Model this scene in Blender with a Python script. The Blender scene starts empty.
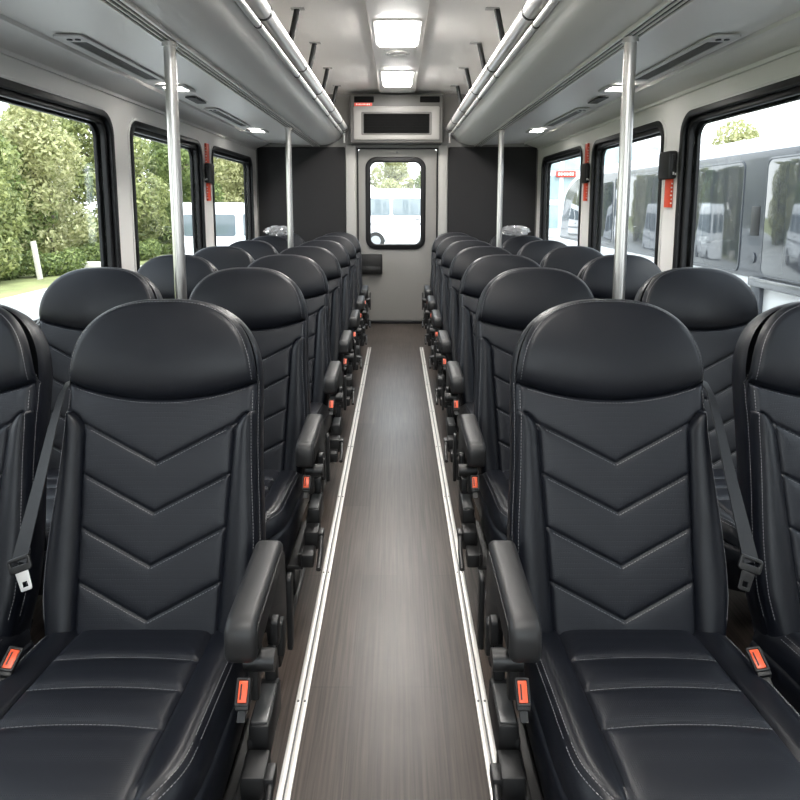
import bpy, bmesh, math, random
import numpy as np
from mathutils import Vector, Matrix
random.seed(7)
S = bpy.context.scene
COL = S.collection
PI = math.pi

# ------------------------------------------------------------------ materials
def mat(name, col, rough=0.5, metal=0.0, spec=0.5, bump=0.0, bscale=200.0, var=0.0, vscale=6.0, coat=0.0, emit=None, estr=0.0, stretch=None, rvar=0.0):
    m = bpy.data.materials.new(name); m.use_nodes = True
    nt = m.node_tree; b = nt.nodes['Principled BSDF']
    b.inputs['Base Color'].default_value = (*col, 1)
    b.inputs['Roughness'].default_value = rough
    b.inputs['Metallic'].default_value = metal
    b.inputs['Specular IOR Level'].default_value = spec
    b.inputs['Coat Weight'].default_value = coat
    if emit:
        b.inputs['Emission Color'].default_value = (*emit, 1); b.inputs['Emission Strength'].default_value = estr
    tc = nt.nodes.new('ShaderNodeTexCoord'); src = tc.outputs['Object']
    if stretch:
        mp = nt.nodes.new('ShaderNodeMapping'); mp.inputs['Scale'].default_value = stretch
        nt.links.new(src, mp.inputs['Vector']); src = mp.outputs['Vector']
    if var > 0 or rvar > 0:
        n = nt.nodes.new('ShaderNodeTexNoise'); n.inputs['Scale'].default_value = vscale; n.inputs['Detail'].default_value = 5
        nt.links.new(src, n.inputs['Vector'])
        if var > 0:
            r = nt.nodes.new('ShaderNodeMapRange')
            r.inputs['From Min'].default_value = 0.3; r.inputs['From Max'].default_value = 0.7
            r.inputs['To Min'].default_value = 1 - var; r.inputs['To Max'].default_value = 1 + var
            nt.links.new(n.outputs['Fac'], r.inputs['Value'])
            v = nt.nodes.new('ShaderNodeVectorMath'); v.operation = 'SCALE'; v.inputs[0].default_value = col
            nt.links.new(r.outputs['Result'], v.inputs['Scale'])
            nt.links.new(v.outputs['Vector'], b.inputs['Base Color'])
        if rvar > 0:
            r2 = nt.nodes.new('ShaderNodeMapRange')
            r2.inputs['From Min'].default_value = 0.3; r2.inputs['From Max'].default_value = 0.7
            r2.inputs['To Min'].default_value = rough - rvar; r2.inputs['To Max'].default_value = rough + rvar
            nt.links.new(n.outputs['Fac'], r2.inputs['Value']); nt.links.new(r2.outputs['Result'], b.inputs['Roughness'])
    if bump > 0:
        n2 = nt.nodes.new('ShaderNodeTexNoise'); n2.inputs['Scale'].default_value = bscale; n2.inputs['Detail'].default_value = 3
        nt.links.new(src, n2.inputs['Vector'])
        bp = nt.nodes.new('ShaderNodeBump'); bp.inputs['Strength'].default_value = bump; bp.inputs['Distance'].default_value = 0.002
        nt.links.new(n2.outputs['Fac'], bp.inputs['Height']); nt.links.new(bp.outputs['Normal'], b.inputs['Normal'])
    return m

def mat_perforated(name, col, rough):
    m = mat(name, col, rough, bump=0.0)
    nt = m.node_tree; b = nt.nodes['Principled BSDF']
    tc = nt.nodes['Texture Coordinate']
    v = nt.nodes.new('ShaderNodeTexVoronoi'); v.inputs['Scale'].default_value = 260; v.inputs['Randomness'].default_value = 0.12
    nt.links.new(tc.outputs['Object'], v.inputs['Vector'])
    r = nt.nodes.new('ShaderNodeMapRange'); r.inputs['From Min'].default_value = 0.18; r.inputs['From Max'].default_value = 0.34
    nt.links.new(v.outputs['Distance'], r.inputs['Value'])
    bp = nt.nodes.new('ShaderNodeBump'); bp.inputs['Strength'].default_value = 0.35; bp.inputs['Distance'].default_value = 0.001
    nt.links.new(r.outputs['Result'], bp.inputs['Height']); nt.links.new(bp.outputs['Normal'], b.inputs['Normal'])
    return m

def mat_glass(name, tint=(1, 1, 1), refl=1.0):
    m = bpy.data.materials.new(name); m.use_nodes = True
    nt = m.node_tree; nt.nodes.clear()
    out = nt.nodes.new('ShaderNodeOutputMaterial'); mix = nt.nodes.new('ShaderNodeMixShader')
    tr = nt.nodes.new('ShaderNodeBsdfTransparent'); tr.inputs['Color'].default_value = (*tint, 1)
    gl = nt.nodes.new('ShaderNodeBsdfGlossy'); gl.inputs['Roughness'].default_value = 0.02
    fr = nt.nodes.new('ShaderNodeLayerWeight'); fr.inputs['Blend'].default_value = 0.5
    pw = nt.nodes.new('ShaderNodeMath'); pw.operation = 'POWER'; pw.inputs[1].default_value = 5.0
    mu = nt.nodes.new('ShaderNodeMath'); mu.operation = 'MULTIPLY_ADD'; mu.inputs[1].default_value = .6 * refl; mu.inputs[2].default_value = .045 * refl; mu.use_clamp = True
    nt.links.new(fr.outputs['Facing'], pw.inputs[0]); nt.links.new(pw.outputs[0], mu.inputs[0]); nt.links.new(mu.outputs[0], mix.inputs[0])
    nt.links.new(tr.outputs[0], mix.inputs[1]); nt.links.new(gl.outputs[0], mix.inputs[2])
    nt.links.new(mix.outputs[0], out.inputs[0])
    return m

def mat_wrap():
    m = mat_glass('clear_plastic_wrap', (0.95, 0.95, 0.95), 5.0); nt = m.node_tree
    mix = [n for n in nt.nodes if n.type == 'MIX_SHADER'][0]; out = [n for n in nt.nodes if n.type == 'OUTPUT_MATERIAL'][0]
    d = nt.nodes.new('ShaderNodeBsdfDiffuse'); d.inputs[0].default_value = (.8, .8, .82, 1)
    m2 = nt.nodes.new('ShaderNodeMixShader'); m2.inputs[0].default_value = .11
    nt.links.new(mix.outputs[0], m2.inputs[1]); nt.links.new(d.outputs[0], m2.inputs[2]); nt.links.new(m2.outputs[0], out.inputs[0])
    return m

def mat_floor():
    m = bpy.data.materials.new('wood_look_vinyl'); m.use_nodes = True
    nt = m.node_tree; b = nt.nodes['Principled BSDF']; b.inputs['Specular IOR Level'].default_value = 0.30; N = nt.nodes.new; L = nt.links.new
    tc = N('ShaderNodeTexCoord')
    sep = N('ShaderNodeSeparateXYZ'); L(tc.outputs['Object'], sep.inputs[0])
    cmb = N('ShaderNodeCombineXYZ'); L(sep.outputs['Y'], cmb.inputs[0]); L(sep.outputs['X'], cmb.inputs[1])
    br = N('ShaderNodeTexBrick'); br.inputs['Scale'].default_value = 1.0
    br.inputs['Brick Width'].default_value = 1.1; br.inputs['Row Height'].default_value = 0.125
    br.inputs['Mortar Size'].default_value = 0.0014; br.inputs['Mortar Smooth'].default_value = 0.3
    br.inputs['Color1'].default_value = (0.82, 0.82, 0.82, 1); br.inputs['Color2'].default_value = (1.12, 1.12, 1.12, 1)
    br.inputs['Mortar'].default_value = (0.5, 0.5, 0.5, 1)
    L(cmb.outputs[0], br.inputs['Vector'])
    mp = N('ShaderNodeMapping'); mp.inputs['Scale'].default_value = (130, 2.4, 1); L(tc.outputs['Object'], mp.inputs['Vector'])
    n1 = N('ShaderNodeTexNoise'); n1.inputs['Scale'].default_value = 1.0; n1.inputs['Detail'].default_value = 6; n1.inputs['Roughness'].default_value = 0.65
    L(mp.outputs[0], n1.inputs['Vector'])
    cr = N('ShaderNodeValToRGB')
    cr.color_ramp.elements[0].position = 0.36; cr.color_ramp.elements[0].color = (0.026, 0.0200, 0.0168, 1)
    cr.color_ramp.elements[1].position = 0.66; cr.color_ramp.elements[1].color = (0.080, 0.063, 0.0535, 1)
    L(n1.outputs['Fac'], cr.inputs[0])
    mx = N('ShaderNodeMix'); mx.data_type = 'RGBA'; mx.blend_type = 'MULTIPLY'; mx.inputs[0].default_value = 1.0
    L(cr.outputs[0], mx.inputs[6]); L(br.outputs['Color'], mx.inputs[7]); L(mx.outputs[2], b.inputs['Base Color'])
    n2 = N('ShaderNodeTexNoise'); n2.inputs['Scale'].default_value = 3.0; n2.inputs['Detail'].default_value = 4; L(tc.outputs['Object'], n2.inputs['Vector'])
    rr = N('ShaderNodeMapRange'); rr.inputs['To Min'].default_value = 0.26; rr.inputs['To Max'].default_value = 0.38; L(n2.outputs['Fac'], rr.inputs[0]); L(rr.outputs[0], b.inputs['Roughness'])
    bp = N('ShaderNodeBump'); bp.inputs['Strength'].default_value = 0.25; bp.inputs['Distance'].default_value = 0.001
    L(n1.outputs['Fac'], bp.inputs['Height']); L(bp.outputs['Normal'], b.inputs['Normal'])
    return m

def mat_leaf(name, c1, c2):
    m = bpy.data.materials.new(name); m.use_nodes = True
    nt = m.node_tree; nt.nodes.clear(); N = nt.nodes.new; L = nt.links.new
    g = N('ShaderNodeNewGeometry'); cr = N('ShaderNodeValToRGB')
    cr.color_ramp.elements[0].color = (*c1, 1); cr.color_ramp.elements[1].color = (*c2, 1)
    L(g.outputs['Random Per Island'], cr.inputs[0])
    d = N('ShaderNodeBsdfPrincipled'); d.inputs['Roughness'].default_value = 0.5; L(cr.outputs[0], d.inputs['Base Color'])
    t = N('ShaderNodeBsdfTranslucent'); L(cr.outputs[0], t.inputs['Color'])
    mx = N('ShaderNodeMixShader'); mx.inputs[0].default_value = 0.4; L(d.outputs[0], mx.inputs[1]); L(t.outputs[0], mx.inputs[2])
    o = N('ShaderNodeOutputMaterial'); L(mx.outputs[0], o.inputs[0])
    return m

LEATHER = mat('black_leather', (0.0036, 0.0045, 0.0076), 0.42, spec=0.33, bump=0.12, bscale=420, rvar=0.05, vscale=14)
LEATHER_PERF = mat_perforated('perforated_black_leather', (0.0054, 0.0066, 0.0106), 0.46)
LEATHER_PERF.node_tree.nodes['Principled BSDF'].inputs['Specular IOR Level'].default_value = 0.36
STITCH = mat('grey_thread', (0.15, 0.15, 0.16), 0.6)
PLASTIC = mat('black_plastic', (0.010, 0.010, 0.0105), 0.42, spec=0.5, bump=0.08, bscale=700)
ARMP = mat('grained_armrest_plastic', (0.013, 0.013, 0.0138), 0.48, spec=0.5, bump=0.1, bscale=800)
PLASTIC_D = mat('dark_plastic', (0.005, 0.005, 0.0055), 0.5)
GREYMETAL = mat('worn_grey_metal', (0.12, 0.12, 0.12), 0.4, metal=0.7)
ORANGE = mat('orange_plastic', (0.78, 0.10, 0.035), 0.4)
WEB = mat('black_webbing', (0.006, 0.006, 0.0075), 0.55, bump=0.3, bscale=900)
CHROME = mat('chrome', (0.78, 0.77, 0.76), 0.34, metal=0.7)
STEEL = mat('brushed_steel', (0.55, 0.54, 0.53), 0.30, metal=0.92, bump=0.02, bscale=300)
ALU = mat('aluminium_strip', (0.66, 0.64, 0.61), 0.38, metal=0.35)
GRILLEB = mat('matt_black_grille', (0.004, 0.004, 0.004), 0.8, spec=0.1)
ACM = mat('grey_air_conditioner_skin', (0.075, 0.073, 0.069), 0.45)
ACF = mat('light_grille_frame', (0.19, 0.184, 0.175), 0.45)
JAMB = mat('jamb_laminate', (0.34, 0.33, 0.315), 0.45)
WALL = mat('grey_wall_laminate', (0.63, 0.618, 0.60), 0.45, bump=0.03, bscale=300)
CEIL = mat('off_white_ceiling', (0.89, 0.87, 0.845), 0.55, bump=0.03, bscale=200)
RACK = mat('grey_rack_skin', (0.60, 0.588, 0.57), 0.42, bump=0.03, bscale=240)
DOORM = mat('grey_door_skin', (0.205, 0.198, 0.188), 0.42)
DARKPANEL = mat('charcoal_fabric_panel', (0.024, 0.0235, 0.0245), 0.95, spec=0.2, bump=0.3, bscale=500)
RUBBER = mat('black_rubber', (0.005, 0.005, 0.006), 0.42, spec=0.25)
TRIMM = mat('light_trim', (0.62, 0.61, 0.60), 0.35)
VENTD = mat('vent_dark', (0.022, 0.021, 0.02), 0.6)
VENTS = mat('vent_slat', (0.085, 0.083, 0.08), 0.5)
VENTM = mat('vent_grey', (0.42, 0.415, 0.405), 0.45)
RED = mat('red_label', (0.62, 0.045, 0.025), 0.45)
REDOR = mat('orange_red_strip', (0.72, 0.07, 0.025), 0.45)
WHITE = mat('white_mark', (0.85, 0.84, 0.82), 0.5)
LAMP = mat('lamp_diffuser', (0.9, 0.9, 0.9), 0.5, emit=(1.0, 0.965, 0.915), estr=38.0)
LAMPS = mat('small_lamp_diffuser', (0.9, 0.9, 0.9), 0.5, emit=(1.0, 0.97, 0.92), estr=16.0)
GLASS = mat_glass('window_glass', (0.93, 0.955, 0.945), 0.85)
PLASTICWRAP = mat_wrap()
FLOOR = mat_floor()
ASPHALT = mat('pale_asphalt', (0.36, 0.36, 0.35), 0.85, var=0.12, vscale=0.8, bump=0.2, bscale=40)
GRASSM = mat('grass_green', (0.22, 0.235, 0.095), 0.9, var=0.25, vscale=1.4, bump=0.6, bscale=20)
LEAF1 = mat_leaf('leaf_olive', (0.11, 0.145, 0.04), (0.44, 0.46, 0.19))
LEAF2 = mat_leaf('leaf_green', (0.07, 0.11, 0.03), (0.30, 0.36, 0.12))
LEAF3 = mat_leaf('leaf_pale', (0.24, 0.26, 0.10), (0.56, 0.54, 0.29))
BARK = mat('bark', (0.13, 0.11, 0.085), 0.9, var=0.3, vscale=8)
VANW = mat('white_paint', (0.82, 0.83, 0.85), 0.25, coat=0.4)
VGLASS = mat('vehicle_dark_glass', (0.10, 0.13, 0.15), 0.06, spec=0.9)
CGLASS = mat('coach_dark_glass', (0.055, 0.06, 0.07), 0.04, spec=1.0)
CGREY = mat('coach_grey_paint', (0.06, 0.065, 0.078), 0.25, coat=0.3)
CSILV = mat('coach_silver_trim', (0.32, 0.33, 0.35), 0.3, metal=0.4)
TYRE = mat('tyre_rubber', (0.02, 0.02, 0.02), 0.8)
BGLASS = mat('building_glass', (0.30, 0.40, 0.42), 0.15, var=0.3, vscale=0.7)
WOODP = mat('weathered_post', (0.55, 0.52, 0.47), 0.85)

# ------------------------------------------------------------------ mesh helpers
class MB:
    def __init__(s): s.v = []; s.f = []; s.mi = []
    def add(s, vs, fs, mi=0, M=None):
        b = len(s.v)
        s.v.extend([tuple(M @ Vector(p)) for p in vs] if M is not None else [tuple(p) for p in vs])
        s.f.extend([tuple(b + i for i in f) for f in fs]); s.mi.extend([mi] * len(fs)); return s
    def bm(s, bm, mi=0, M=None):
        bm.verts.index_update()
        vs = [v.co.copy() for v in bm.verts]; fs = [[v.index for v in f.verts] for f in bm.faces]
        bm.free(); return s.add(vs, fs, mi, M)
    def box(s, lo, hi, bev=0.0, mi=0, M=None, seg=2):
        bm = bmesh.new(); bmesh.ops.create_cube(bm, size=1)
        for v in bm.verts: v.co = Vector([lo[i] + (v.co[i] + .5) * (hi[i] - lo[i]) for i in range(3)])
        if bev > 0:
            bmesh.ops.bevel(bm, geom=list(bm.edges), offset=bev, segments=seg, affect='EDGES', profile=0.5)
        return s.bm(bm, mi, M)
    def tube(s, pts, r, n=16, mi=0, cap=True, M=None):
        pts = [Vector(p) for p in pts]; vs = []; fs = []
        t0 = (pts[1] - pts[0]).normalized(); u = t0.orthogonal().normalized()
        for i, p in enumerate(pts):
            t = (pts[min(i + 1, len(pts) - 1)] - pts[max(i - 1, 0)]).normalized()
            u = (u - t * u.dot(t)).normalized(); w = t.cross(u)
            rr = r[i] if isinstance(r, (list, tuple)) else r
            for k in range(n):
                a = 2 * PI * k / n; vs.append(p + (u * math.cos(a) + w * math.sin(a)) * rr)
        for i in range(len(pts) - 1):
            for k in range(n):
                a, b = i * n + k, i * n + (k + 1) % n; fs.append((a, b, b + n, a + n))
        if cap: fs.append(tuple(range(n - 1, -1, -1))); fs.append(tuple(range((len(pts) - 1) * n, len(pts) * n)))
        return s.add(vs, fs, mi, M)
    def extrude_y(s, prof, y0, y1, mi=0, closed=True):     # prof: (x, z) loop
        n = len(prof); vs = [(x, y0, z) for x, z in prof] + [(x, y1, z) for x, z in prof]
        fs = [(i, (i + 1) % n, n + (i + 1) % n, n + i) for i in range(n if closed else n - 1)]
        if closed: fs += [tuple(range(n - 1, -1, -1)), tuple(range(n, 2 * n))]
        return s.add(vs, fs, mi)
    def plate(s, outer, holes=(), thick=0.02, bev=0.0, mi=0, M=None):
        c = bpy.data.curves.new('t', 'CURVE'); c.dimensions = '2D'; c.fill_mode = 'BOTH'
        c.extrude = max(thick / 2 - bev, 0.0); c.bevel_depth = bev; c.bevel_resolution = 2; c.offset = -bev
        for lp in [outer] + list(holes):
            sp = c.splines.new('POLY'); sp.points.add(len(lp) - 1); sp.use_cyclic_u = True
            for p, q in zip(sp.points, lp): p.co = (q[0], q[1], 0, 1)
        o = bpy.data.objects.new('t', c); me = bpy.data.meshes.new_from_object(o)
        s.add([v.co.copy() for v in me.vertices], [tuple(p.vertices) for p in me.polygons], mi, M)
        bpy.data.objects.remove(o); bpy.data.meshes.remove(me); bpy.data.curves.remove(c); return s
    def build(s, name, mats, parent=None, smooth=True, loc=None, angle=40):
        me = bpy.data.meshes.new(name); me.from_pydata(s.v, [], s.f)
        for m in (mats if isinstance(mats, (list, tuple)) else [mats]): me.materials.append(m)
        me.polygons.foreach_set('material_index', s.mi)
        bm = bmesh.new(); bm.from_mesh(me)
        bmesh.ops.remove_doubles(bm, verts=bm.verts, dist=1e-5)
        bmesh.ops.recalc_face_normals(bm, faces=bm.faces) if len(bm.faces) < 60000 else None
        bm.to_mesh(me); bm.free()
        if smooth:
            me.polygons.foreach_set('use_smooth', [True] * len(me.polygons)); me.set_sharp_from_angle(angle=math.radians(angle))
        o = bpy.data.objects.new(name, me); COL.objects.link(o)
        if parent is not None: o.parent = parent
        if loc is not None: o.location = loc
        return o

def rrect(x0, y0, x1, y1, r, n=6):
    out = []
    for cx, cy, a0 in ((x1 - r, y1 - r, 0), (x0 + r, y1 - r, PI / 2), (x0 + r, y0 + r, PI), (x1 - r, y0 + r, 1.5 * PI)):
        for k in range(n + 1):
            a = a0 + PI / 2 * k / n; out.append((cx + r * math.cos(a), cy + r * math.sin(a)))
    return out
def rect(x0, y0, x1, y1): return [(x0, y0), (x1, y0), (x1, y1), (x0, y1)]
def rpoly(pts, r, n=5):
    out = []; m = len(pts)
    for i in range(m):
        p = Vector(pts[i]); a = Vector(pts[i - 1]) - p; b = Vector(pts[(i + 1) % m]) - p
        rr = r[i] if isinstance(r, (list, tuple)) else r
        d = min(rr, a.length * .49, b.length * .49)
        pa, pb = p + a.normalized() * d, p + b.normalized() * d
        for k in range(n + 1):
            t = k / n; q = pa * (1 - t) ** 2 + p * 2 * t * (1 - t) + pb * t * t; out.append((q.x, q.y))
    return out
# plate frames: local (a, b, n) -> world
def M_yz(x): return Matrix(((0, 0, 1, x), (1, 0, 0, 0), (0, 1, 0, 0), (0, 0, 0, 1)))     # a->Y, b->Z, thickness->X
def M_xz(y): return Matrix(((1, 0, 0, 0), (0, 0, -1, y), (0, 1, 0, 0), (0, 0, 0, 1)))    # a->X, b->Z, thickness->Y
def M_xy(z): return Matrix.Translation((0, 0, z))                                         # a->X, b->Y, thickness->Z

def thing(name, label, cat, loc=(0, 0, 0), group=None, rz=0):
    o = bpy.data.objects.new(name, None); COL.objects.link(o); o.location = loc; o.rotation_euler = (0, 0, rz)
    o.empty_display_size = 0.1
    return tag(o, label, cat, group)
def tag(o, label, cat, group=None, kind=None):
    o['label'] = label; o['category'] = cat
    if group: o['group'] = group
    if kind: o['kind'] = kind
    return o
def struct(o, label, cat):
    o['kind'] = 'structure'; o['label'] = label; o['category'] = cat; return o
def dup(root, loc, label, group=None, rz=None, scale=None):
    def cp(o, par):
        c = o.copy(); COL.objects.link(c)
        if par is not None: c.parent = par
        for ch in KIDS(o): cp(ch, c)
        return c
    r = cp(root, None); r.location = loc; r['label'] = label
    if group: r['group'] = group
    if rz is not None: r.rotation_euler = (0, 0, rz)
    if scale is not None: r.scale = scale
    return r
def KIDS(o): return [c for c in bpy.data.objects if c.parent == o]

# ------------------------------------------------------------------ the bus shell
WX = 1.57; YB = 7.26; YF = -1.6; ZC = 2.565
WINS = [(0.45, 1.87), (2.10, 3.59), (3.84, 5.21), (5.50, 7.00)]
WZ0, WZ1 = 0.78, 1.84

fl = MB().box((-WX, YF, -0.10), (WX, YB, 0.0)).build('floor', FLOOR, smooth=False)
struct(fl, 'dark brown wood-look vinyl floor along the bus aisle', 'floor')

prof = []
for i in range(25):
    x = -WX + 2 * WX * i / 24; prof.append((x, ZC - 0.05 * (x / WX) ** 2))
prof += [(WX, ZC + 0.06), (-WX, ZC + 0.06)]
ce = MB().extrude_y(prof, YF, YB + .05).build('ceiling', CEIL)
struct(ce, 'pale grey ceiling panels of the bus', 'ceiling')
# raised centre panel
cpn = MB().plate(rrect(-0.185, YF + .02, 0.19, 7.0, 0.015), (), 0.03, 0.006, M=M_xy(ZC - 0.022)).build('trim_1', CEIL)
struct(cpn, 'raised flat panel along the middle of the bus ceiling', 'ceiling panel')

for side, sx in (('left', -1), ('right', 1)):
    holes = [rrect(a, WZ0, b, WZ1, 0.11, 8) for a, b in WINS]
    w = MB().plate(rect(YF, -0.1, YB + .05, ZC + .05), holes, 0.06, 0, M=M_yz(sx * (WX + 0.03))).build('wall_' + side, WALL, angle=30)
    struct(w, 'grey laminate side wall of the bus on the %s side' % ('tree' if sx < 0 else 'coach'), 'wall')
    for k, (a, b) in enumerate(WINS):
        nm = 'window_%d' % (k + 1 if sx < 0 else k + 1 + len(WINS))
        pane = MB().plate(rrect(a + .03, WZ0 + .03, b - .03, WZ1 - .03, 0.09, 8), (), 0.006, M=M_yz(sx * (WX + 0.045))).build(nm, GLASS)
        struct(pane, '%s side window of the bus in a black rubber frame' % ('tree-side' if sx < 0 else 'coach-side'), 'window')
        # light raised lip round the opening
        MB().plate(rrect(a - .028, WZ0 - .028, b + .028, WZ1 + .028, 0.135, 8), [rrect(a - .012, WZ0 - .012, b + .012, WZ1 + .012, 0.12, 8)], 0.012, 0.004, M=M_yz(sx * (WX - 0.002))).build('window_trim', TRIMM, pane)
        fr = MB()
        fr.plate(rrect(a - .014, WZ0 - .014, b + .014, WZ1 + .014, 0.12, 8), [rrect(a + .022, WZ0 + .022, b - .022, WZ1 - .022, 0.09, 8)], 0.024, 0.006, M=M_yz(sx * (WX - 0.004)))
        fr.plate(rrect(a + .004, WZ0 + .004, b - .004, WZ1 - .004, 0.11, 8), [rrect(a + .05, WZ0 + .05, b - .05, WZ1 - .05, 0.075, 8)], 0.03, 0.006, M=M_yz(sx * (WX + 0.022)))
        fr.plate(rrect(a + .004, WZ0 + .004, b - .004, WZ1 - .004, 0.11, 8), [rrect(a + .062, WZ0 + .062, b - .062, WZ1 - .062, 0.07, 8)], 0.02, 0.004, M=M_yz(sx * (WX + 0.06)))
        fr.build('window_frame', RUBBER, pane)

# rear wall
DX0, DX1, DZ1 = -0.43, 0.44, 1.96
rw = MB().plate([(-WX, -.1), (DX0 - .02, -.1), (DX0 - .02, DZ1 + .02), (DX1 + .02, DZ1 + .02), (DX1 + .02, -.1), (WX, -.1), (WX, ZC + .05), (-WX, ZC + .05)], (), 0.08, 0, M=M_xz(YB + .04)).build('wall_back', DOORM, smooth=False)
struct(rw, 'grey rear wall of the bus around the back door', 'wall')
for sx, x0, x1 in ((-1, -1.55, -0.575), (1, 0.57, 1.55)):
    p = MB().plate(rrect(x0, 0.01, x1, 1.985, 0.02), (), 0.03, 0.006, M=M_xz(YB - .015)).build('trim_2' if sx < 0 else 'trim_3', DARKPANEL)
    struct(p, 'charcoal panel on the rear wall beside the back door, %s side' % ('tree' if sx < 0 else 'coach'), 'wall panel')
for sx, x0, x1 in ((-1, -0.568, -0.458), (1, 0.462, 0.562)):
    p = MB().plate(rrect(x0, 0.005, x1, 2.0, 0.015), (), 0.05, 0.01, M=M_xz(YB - .025)).build('trim_4' if sx < 0 else 'trim_5', JAMB)
    struct(p, 'light grey upright jamb of the back door, %s side' % ('tree' if sx < 0 else 'coach'), 'door jamb')
dW = (-0.300, 0.905, 0.268, 1.820)   # glass opening
door = MB().plate(rrect(DX0, 0.03, DX1, DZ1, 0.03), [rrect(*dW, 0.075, 8)], 0.04, 0.004, M=M_xz(YB + .005)).build('door_1', DOORM)
struct(door, 'grey rear emergency door with a tall rounded window', 'door')
MB().plate(rrect(dW[0] - .052, dW[1] - .055, dW[2] + .052, dW[3] + .055, 0.12, 8), [rrect(dW[0] + .005, dW[1] + .005, dW[2] - .005, dW[3] - .005, 0.07, 8)], 0.035, 0.012, M=M_xz(YB - .022)).build('window_frame', RUBBER, door)
MB().plate(rrect(dW[0] - .01, dW[1] - .01, dW[2] + .01, dW[3] + .01, 0.075, 8), (), 0.006, M=M_xz(YB + .005)).build('window_pane', GLASS, door)
hb = MB().box((-0.425, YB - .085, 0.575), (-0.165, YB - .016, 0.800), 0.012).build('latch_box', PLASTIC_D, door)
MB().box((-0.40, YB - .092, 0.60), (-0.19, YB - .085, 0.66), 0.003).build('latch_bar', PLASTIC, hb)
MB().tube([(0.0, YB - .03, 1.925), (0.0, YB - .016, 1.925)], 0.012).build('door_stud', GREYMETAL, door)
sill = MB().box((DX0 - .02, YB - .05, 0.0), (DX1 + .02, YB + .03, 0.028), 0.004).build('trim_6', RUBBER)
struct(sill, 'black rubber sill under the back door', 'door sill')
MBd = MB().plate([(DX0 - .02, 0.0), (DX0 - .002, 0.0), (DX0 - .002, DZ1 + .002), (DX1 + .002, DZ1 + .002), (DX1 + .002, 0.0), (DX1 + .02, 0.0), (DX1 + .02, DZ1 + .025), (DX0 - .02, DZ1 + .025)], (), 0.03, M=M_xz(YB + .03)).build('door_seal', RUBBER, door)
# front bulkhead with windscreen (behind the camera)
fw = MB().plate(rect(-WX, -.1, WX, ZC + .05), [rrect(-1.35, 0.75, 1.35, 2.3, 0.12)], 0.06, 0, M=M_xz(YF - .03)).build('wall_front', WALL, smooth=False)
struct(fw, 'front bulkhead of the bus', 'wall')
fwin = MB().plate(rrect(-1.36, 0.74, 1.36, 2.31, 0.12), (), 0.008, M=M_xz(YF - .03)).build('window_9', GLASS)
struct(fwin, 'windscreen at the front of the bus', 'window')

# ------------------------------------------------------------------ luggage racks
def arc(cx, cz, r, a0, a1, n=8): return [(cx + r * math.cos(a0 + (a1 - a0) * i / n), cz + r * math.sin(a0 + (a1 - a0) * i / n)) for i in range(n + 1)]
STRUT_Y = (1.45, 2.35, 3.25, 4.15, 5.0, 5.9, 6.75)
for sx in (-1, 1):
    sd = 'tree' if sx < 0 else 'coach'
    R = thing('luggage_rack', 'grey overhead luggage rack with chrome tube lip above the %s-side windows' % sd, 'luggage rack', (0, 0, 0), 'overhead luggage racks')
    pr = [(1.565, 2.035), (0.925, 2.0), (0.925, 2.012), (0.855, 2.012), (0.855, 2.0), (0.80, 2.004), (0.74, 2.016), (0.69, 2.034), (0.65, 2.058), (0.622, 2.085), (0.605, 2.115), (0.60, 2.14), (0.625, 2.14), (0.66, 2.09), (0.72, 2.055), (0.9, 2.045), (1.565, 2.075)]
    MB().extrude_y([(sx * x, z) for x, z in pr], YF + .02, 7.22).build('rack_shell', RACK, R, angle=28)
    tr = MB()
    tr.box((sx * .89 - .036, YF + .02, 2.006), (sx * .89 + .036, 7.2, 2.012), mi=1)
    for q in (-.022, .001, .023): tr.box((sx * .89 + q - .0075, YF + .02, 1.992), (sx * .89 + q + .0075, 7.2, 2.0075), mi=1)
    for q, wd in ((-.034, .006), (-.010, .003), (.012, .003), (.034, .006)):
        tr.box((sx * .89 + q - wd, YF + .02, 1.986), (sx * .89 + q + wd, 7.2, 2.009), 0.0015)
    tr.build('pole_track', [ALU, VENTD], R)
    cv = MB().extrude_y([(sx * x, z) for x, z in [(1.568, 2.034), (1.568, 1.950), (1.556, 1.950), (1.552, 1.966), (1.543, 1.972), (1.425, 2.012), (1.418, 2.008), (1.405, 2.010), (1.40, 2.026)]], YF + .02, 7.22)
    cv.build('cove_moulding', RACK, R, angle=18)
    MB().tube([(sx * .568, YF + .05, 2.172), (sx * .568, 7.12, 2.172)], 0.037, 24).build('chrome_tube', CHROME, R)
    MB().tube([(sx * .592, YF + .05, 2.118), (sx * .592, 7.12, 2.118)], 0.016, 16).build('lower_tube', CHROME, R)
    MB().tube([(sx * .568, 7.10, 2.172), (sx * .568, 7.125, 2.168), (sx * .575, 7.135, 2.13), (sx * .575, 7.135, 2.02)], 0.013, 10).build('tube_end', STEEL, R)
    for y in (1.75, 2.85, 3.93, 4.72, 5.6, 6.4, 7.0):
        MB().tube([(sx * .568, y - .009, 2.172), (sx * .568, y + .009, 2.172)], 0.0395, 24).tube([(sx * .592, y - .007, 2.118), (sx * .592, y + .007, 2.118)], 0.0185, 16).build('tube_clamp', PLASTIC_D, R)
    for y in STRUT_Y:
        rd = MB().tube([(sx * .615, y, ZC - .008), (sx * .66, y, 2.36), (sx * .735, y, 2.052)], 0.019, 10).build('hanger_rod', PLASTIC_D, R)
        MB().box((sx * .60 - .055, y - .022, ZC - .016), (sx * .60 + .03, y + .022, ZC - .007), 0.003).build('ceiling_foot', VENTM, rd)

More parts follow.
